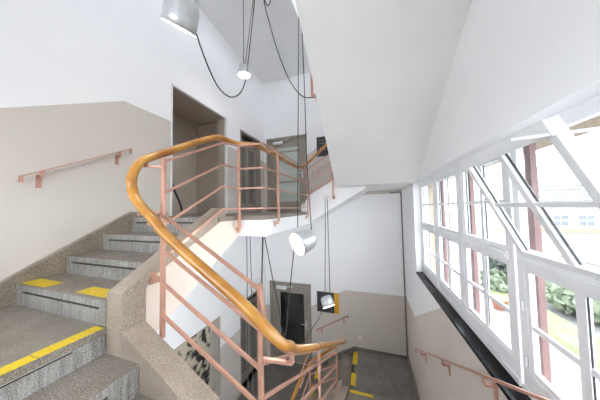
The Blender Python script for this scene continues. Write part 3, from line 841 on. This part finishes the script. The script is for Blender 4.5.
# ------------------------------------------------------------------ pendant lamps
def view_axis(c, phi, tilt):
    v = Vector(c).normalized(); z = Vector((0, 0, 1))
    u = (-z + v * v.dot(z)).normalized(); w = v.cross(u)
    a = u * math.cos(phi) + w * math.sin(phi)
    return (a * math.cos(tilt) - v * math.sin(tilt)).normalized()


def lamp(label, c, axis, R, cords):
    """c: centre of the opening, axis: the way the light shines"""
    c = Vector(c); ax = Vector(axis).normalized()
    L = tag(empty('pendant_lamp', tuple(c - ax * R * 1.6)), label, 'lamp', 'black cabled pendant lamps')
    prof = [(R * .955, -.004), (R, -.004), (R * .985, -R * .5), (R * .955, -R * 1.0), (R * .91, -R * 1.32), (R * .80, -R * 1.52), (R * .62, -R * 1.62), (R * .2, -R * 1.66), (0, -R * 1.66)]
    inner = [(R * .955, -.004), (R * .93, -R * .5), (R * .90, -R * 1.0), (R * .55, -R * 1.5)]
    part(MB().lathe(prof, c, ax, 36).lathe(inner, c, ax, 36), 'shade', M['alu'], L)
    part(MB().lathe([(0, -R * .10), (R * .945, -R * .10), (R * .945, -R * .13), (0, -R * .13)], c, ax, 36, False), 'diffuser', M['lamp_glow'], L)
    part(MB().lathe([(R * .10, -R * 1.66), (R * .10, -R * 1.80), (R * .05, -R * 1.85), (0, -R * 1.85)], c, ax, 12), 'cord_grip', M['cable'], L)
    for name, pts, r in cords:
        part(MB().tube(spline(pts, 8), r, 6), name, M['cable'], L)
    return L


def W(px, py, dist):
    """point at a distance along the sight line of a place in the photograph (used once, to lay the scene out)"""
    d = RT * ((px - 300) / 204.224) + UP * (-(py - 200) / 204.224) + FW
    return d * dist


def at_y(px, py, y):
    d = RT * ((px - 300) / 204.224) + UP * (-(py - 200) / 204.224) + FW
    return d * (y / d.y)


cA = W(179.0, 28.4, 1.62)
aA = view_axis(cA, .16, .045)
cB = W(244.2, 75.5, 3.9)
aB = Vector((0.03, 0.02, -1)).normalized()
cC = W(296.6, 244.6, 2.28)
aC = view_axis(cC, 1.15, .48)
cD = W(329.0, 307.0, 3.75)
aD = view_axis(cD, -.33, .06)
RA, RB, RC, RD = .126, .112, .132, .116
back = lambda c, a, R: c - a * R * 1.80

bA = back(cA, aA, RA)
lamp('large silver pendant lamp at the top left, nearest the camera', cA, aA, RA,
     [('cord', [bA, bA + Vector((.02, .03, .5)), bA + Vector((.05, .08, 1.5)), bA + Vector((.1, .15, ZTOP - bA.z))], .004),
      ('power_cord', [W(196.5, 34, 1.62), W(201, 48, 1.68), W(210, 71, 1.8), W(219, 88, 1.95), W(229, 96.5, 2.1), W(238, 95, 2.25), W(244.5, 84, 2.4), W(247.5, 66, 2.5), W(251, 35, 2.6), W(254.5, 0, 2.7), W(258, -60, 2.9)], .0065)])
bB = back(cB, aB, RB)
lamp('small glowing pendant lamp hanging over the upper landing', cB, aB, RB,
     [('cord', [bB, Vector((-1.946, 2.949, 3.790))], .0055),
      ('power_cord', [bB + Vector((.03, 0, 0)), Vector((-1.624, 2.832, 3.790))], .0055)])
bC = back(cC, aC, RC)
lamp('silver pendant lamp with bright open face in the middle of the stairwell', cC, aC, RC,
     [('cord', [at_y(297.6, 227, 2.33), at_y(298, 150, 2.33), at_y(298.4, 60, 2.33), at_y(299, -20, 2.33), Vector((at_y(299, -20, 2.33).x, 2.33, ZTOP))], .0055),
      ('cord', [at_y(311.5, 230, 2.20), at_y(309, 195, 2.20), at_y(306.8, 160, 2.20), at_y(304.5, 90, 2.20), at_y(301.5, 20, 2.20), at_y(299, -30, 2.20), Vector((at_y(299, -30, 2.20).x, 2.20, ZTOP))], .0055),
      ('power_cord', [at_y(294.4, 247, 2.3), at_y(292, 268, 2.32), at_y(288.5, 305, 2.34), at_y(286, 330, 2.35), at_y(284, 337, 2.35), at_y(281.5, 329, 2.34), at_y(278.5, 306, 2.32), at_y(272, 275, 2.30), at_y(266, 244, 2.26), at_y(264.4, 236.8, 2.25)], .0065)])
bD = back(cD, aD, RD)
lamp('small white pendant lamp hanging in front of the black and amber sign', cD, aD, RD,
     [('cord', [at_y(325, 296, bD.y), at_y(325.2, 250, bD.y), at_y(325.3, 199, bD.y)], .0065),
      ('cord', [at_y(330, 295, bD.y), at_y(328.8, 250, bD.y), at_y(327.2, 199, bD.y)], .0065),
      ('power_cord', [at_y(326.5, 300, bD.y + .03), at_y(324, 304, bD.y + .1), at_y(321.5, 312, bD.y + .12), at_y(318, 320, bD.y + .1), at_y(313, 327, bD.y), at_y(309.5, 334, bD.y - .05), at_y(304, 342, bD.y - .15), at_y(294, 348, bD.y - .4), at_y(280, 346, bD.y - .9), at_y(267, 330, bD.y - 1.2), at_y(262.5, 300, bD.y - 1.4), at_y(262.4, 265, 2.27), at_y(263.2, 237, 2.25)], .006)])
hk = at_y(326.3, 198, bD.y)
part(MB().lathe([(0, 0), (.022, 0), (.022, .06), (0, .06)], hk + Vector((0, 0, -.01)), (0, 0, 1), 12).bar(hk + Vector((0, 0, .03)), Vector((hk.x, 4.155, hk.z + .03)), .02, .02), 'cord_hook', M['closer'], bpy.data.objects['pendant_lamp.003'])
# loose cords with no lamp of their own in view
tag(MB().tube(spline([at_y(265.5, -25, 2.5), at_y(264, 0, 2.5), at_y(270, 25, 2.5), at_y(278, 52, 2.5), at_y(287, 75, 2.5), at_y(296, 90, 2.5), at_y(304, 97, 2.5), at_y(312, 97.5, 2.46), Vector((-.55, 2.45, 1.38))], 8), .007, 6).build('cord', M['cable']), 'long slack black cord hanging to the post end at the upper flight', 'cord')
tag(MB().tube(spline([at_y(262.5, -14, 2.6), at_y(265, 1, 2.6), at_y(267.5, 5.5, 2.6), at_y(270, 3, 2.6), at_y(270.5, -12, 2.6)], 8), .007, 6).build('cord', M['cable']), 'small loop of black cord at the top edge beside the slack cord', 'cord')
for i, (p0, p1) in enumerate((((246.8, 237), (247.3, 300)), ((250.0, 237), (252.0, 300)), ((262.6, 238), (261.2, 300)))):
    y = 2.28
    a = at_y(p0[0], p0[1], y); b = at_y(p1[0], p1[1], y)
    a.z = L4 - .25
    b2 = Vector((b.x, b.y, -2.4))
    tag(MB().tube([a, b, b2], .0075 if i == 2 else .005, 6).build('cord', M['cable']), ('leftmost black cord hanging below the landing edge', 'second black cord hanging below the landing edge, right of the leftmost', 'thicker black cord hanging from the landing corner')[i], 'cord', 'cords below the landing')

# ------------------------------------------------------------------ outside
struct(MB().box(1.22, 60, -30, 45, -3.5, -3.2), 'ground', M['paving'])
for i, (y0, y1, t) in enumerate(((3.175, 3.24, 'pink steel column outside the windows, farthest from the camera'), (2.382, 2.444, 'middle one of the pink steel columns outside the windows'), (1.603, 1.653, 'pink steel column outside the windows beside the tilted sash'))):
    o = MB().box(.940, .970, y0, y1, WZ0 + .012, WZ1).box(.934, .978, y0 - .012, y1 + .012, WZ0, WZ0 + .012).build('column', M['pink_steel'])
    tag(o, t, 'column', 'pink columns outside the windows')
bp = MB().box(1.23, 1.46, 5.66, 6.4, -3.2, 3.0).build('brick_pier', M['brick'])
tag(bp, 'yellow brick wall pier outside behind the farthest window panes', 'brick pier')
gb = MB().prism([(3.95, 2, -3.2), (4.1, 2, -3.10), (4.75, 2, -3.02), (4.85, 2, -3.2)], (0, 7.5, 0)).build('grass_strip', M['grass'])
tag(gb, 'bright green grass strip outside beyond the lower windows', 'grass')
rw = MB().box(7.6, 7.9, -4, 13, -3.2, -2.2).box(7.55, 7.95, -4, 13, -2.2, -2.12).build('garden_wall', M['facade'])
tag(rw, 'pale low garden wall outside behind the shrubs', 'garden wall')


def shrub(c, r, mat, label, n=420, name='shrub'):
    rnd = random.Random(int(c[0] * 97 + c[1] * 31))
    mb = MB()
    for _ in range(n):
        d = Vector((rnd.gauss(0, 1), rnd.gauss(0, 1), rnd.gauss(0, 1))).normalized() * (rnd.random() ** .35)
        p = Vector((c[0] + d.x * r[0], c[1] + d.y * r[1], c[2] + d.z * r[2]))
        s = .10 + .10 * rnd.random()
        a = Vector((rnd.gauss(0, 1), rnd.gauss(0, 1), rnd.gauss(0, 1))).normalized() * s; b = a.cross(Vector((rnd.random(), rnd.random(), rnd.random() - .5))).normalized() * s * .6
        mb.add([p - a, p + b, p + a, p - b], [(0, 1, 2, 3)])
    t = tag(empty(name, (c[0], c[1], -3.2)), label, 'shrub', 'shrubs outside the windows')
    part(mb, 'foliage', mat, t)
    part(MB().tube([(c[0], c[1], -3.2), (c[0] + .05, c[1], c[2])], .05, 8), 'stem', M['terracotta'], t)
    return t


shrub((5.6, 8.1, -2.75), (.6, 1.0, .42), M['leaf'], 'green shrub outside just above the grass strip')
shrub((5.5, 10.9, -2.45), (.55, 1.3, .70), M['leaf_dark'], 'dark shrub outside behind the middle windows', 700)
shrub((4.4, 9.6, -2.85), (.35, .6, .34), M['leaf'], 'light green shrub outside in front of the dark shrub')
shrub((6.6, 6.4, -2.8), (.5, .9, .4), M['leaf'], 'green shrub outside by the low garden wall, nearest the camera')
pt = MB().lathe([(.10, 0), (.14, 0), (.20, .28), (.23, .28), (.23, .34), (.19, .34), (.18, .30), (0, .30)], (3.75, 8.0, -3.2), (0, 0, 1), 24).build('flower_pot', M['terracotta'])
tag(pt, 'terracotta flower pot on the paving outside the lower windows', 'flower pot')

bd = tag(empty('building', (22, 33, -3.2)), 'pale two storey building with pale green roof far outside the windows', 'building')
part(MB().box(14, 34, 30, 37, -3.2, 1.9).box(13.8, 34.2, 29.8, 30, 1.5, 1.9), 'wall', M['facade'], bd)
part(MB().prism([(13.6, 29.6, 1.9), (13.6, 37.4, 1.9), (13.6, 33.5, 4.6)], (20.8, 0, 0)), 'roof', M['green_roof'], bd)
part(MB().box(14, 34, 29.95, 30, -3.15, -2.75), 'band', M['ochre'], bd)
for zz in (-2.45, -.15):
    for j in range(8):
        x = 15.2 + j * 2.0
        wn = part(MB().box(x - .1, x + 1.3, 29.95, 30.02, zz - .1, zz + 1.3), 'window', M['frame_white'], bd)
        pm = MB()
        for (u, v) in ((0, 0), (.62, 0), (0, .62), (.62, .62)): pm.box(x + u, x + u + .56, 29.93, 29.96, zz + v, zz + v + .54)
        part(pm, 'pane', M['far_glass'], wn)
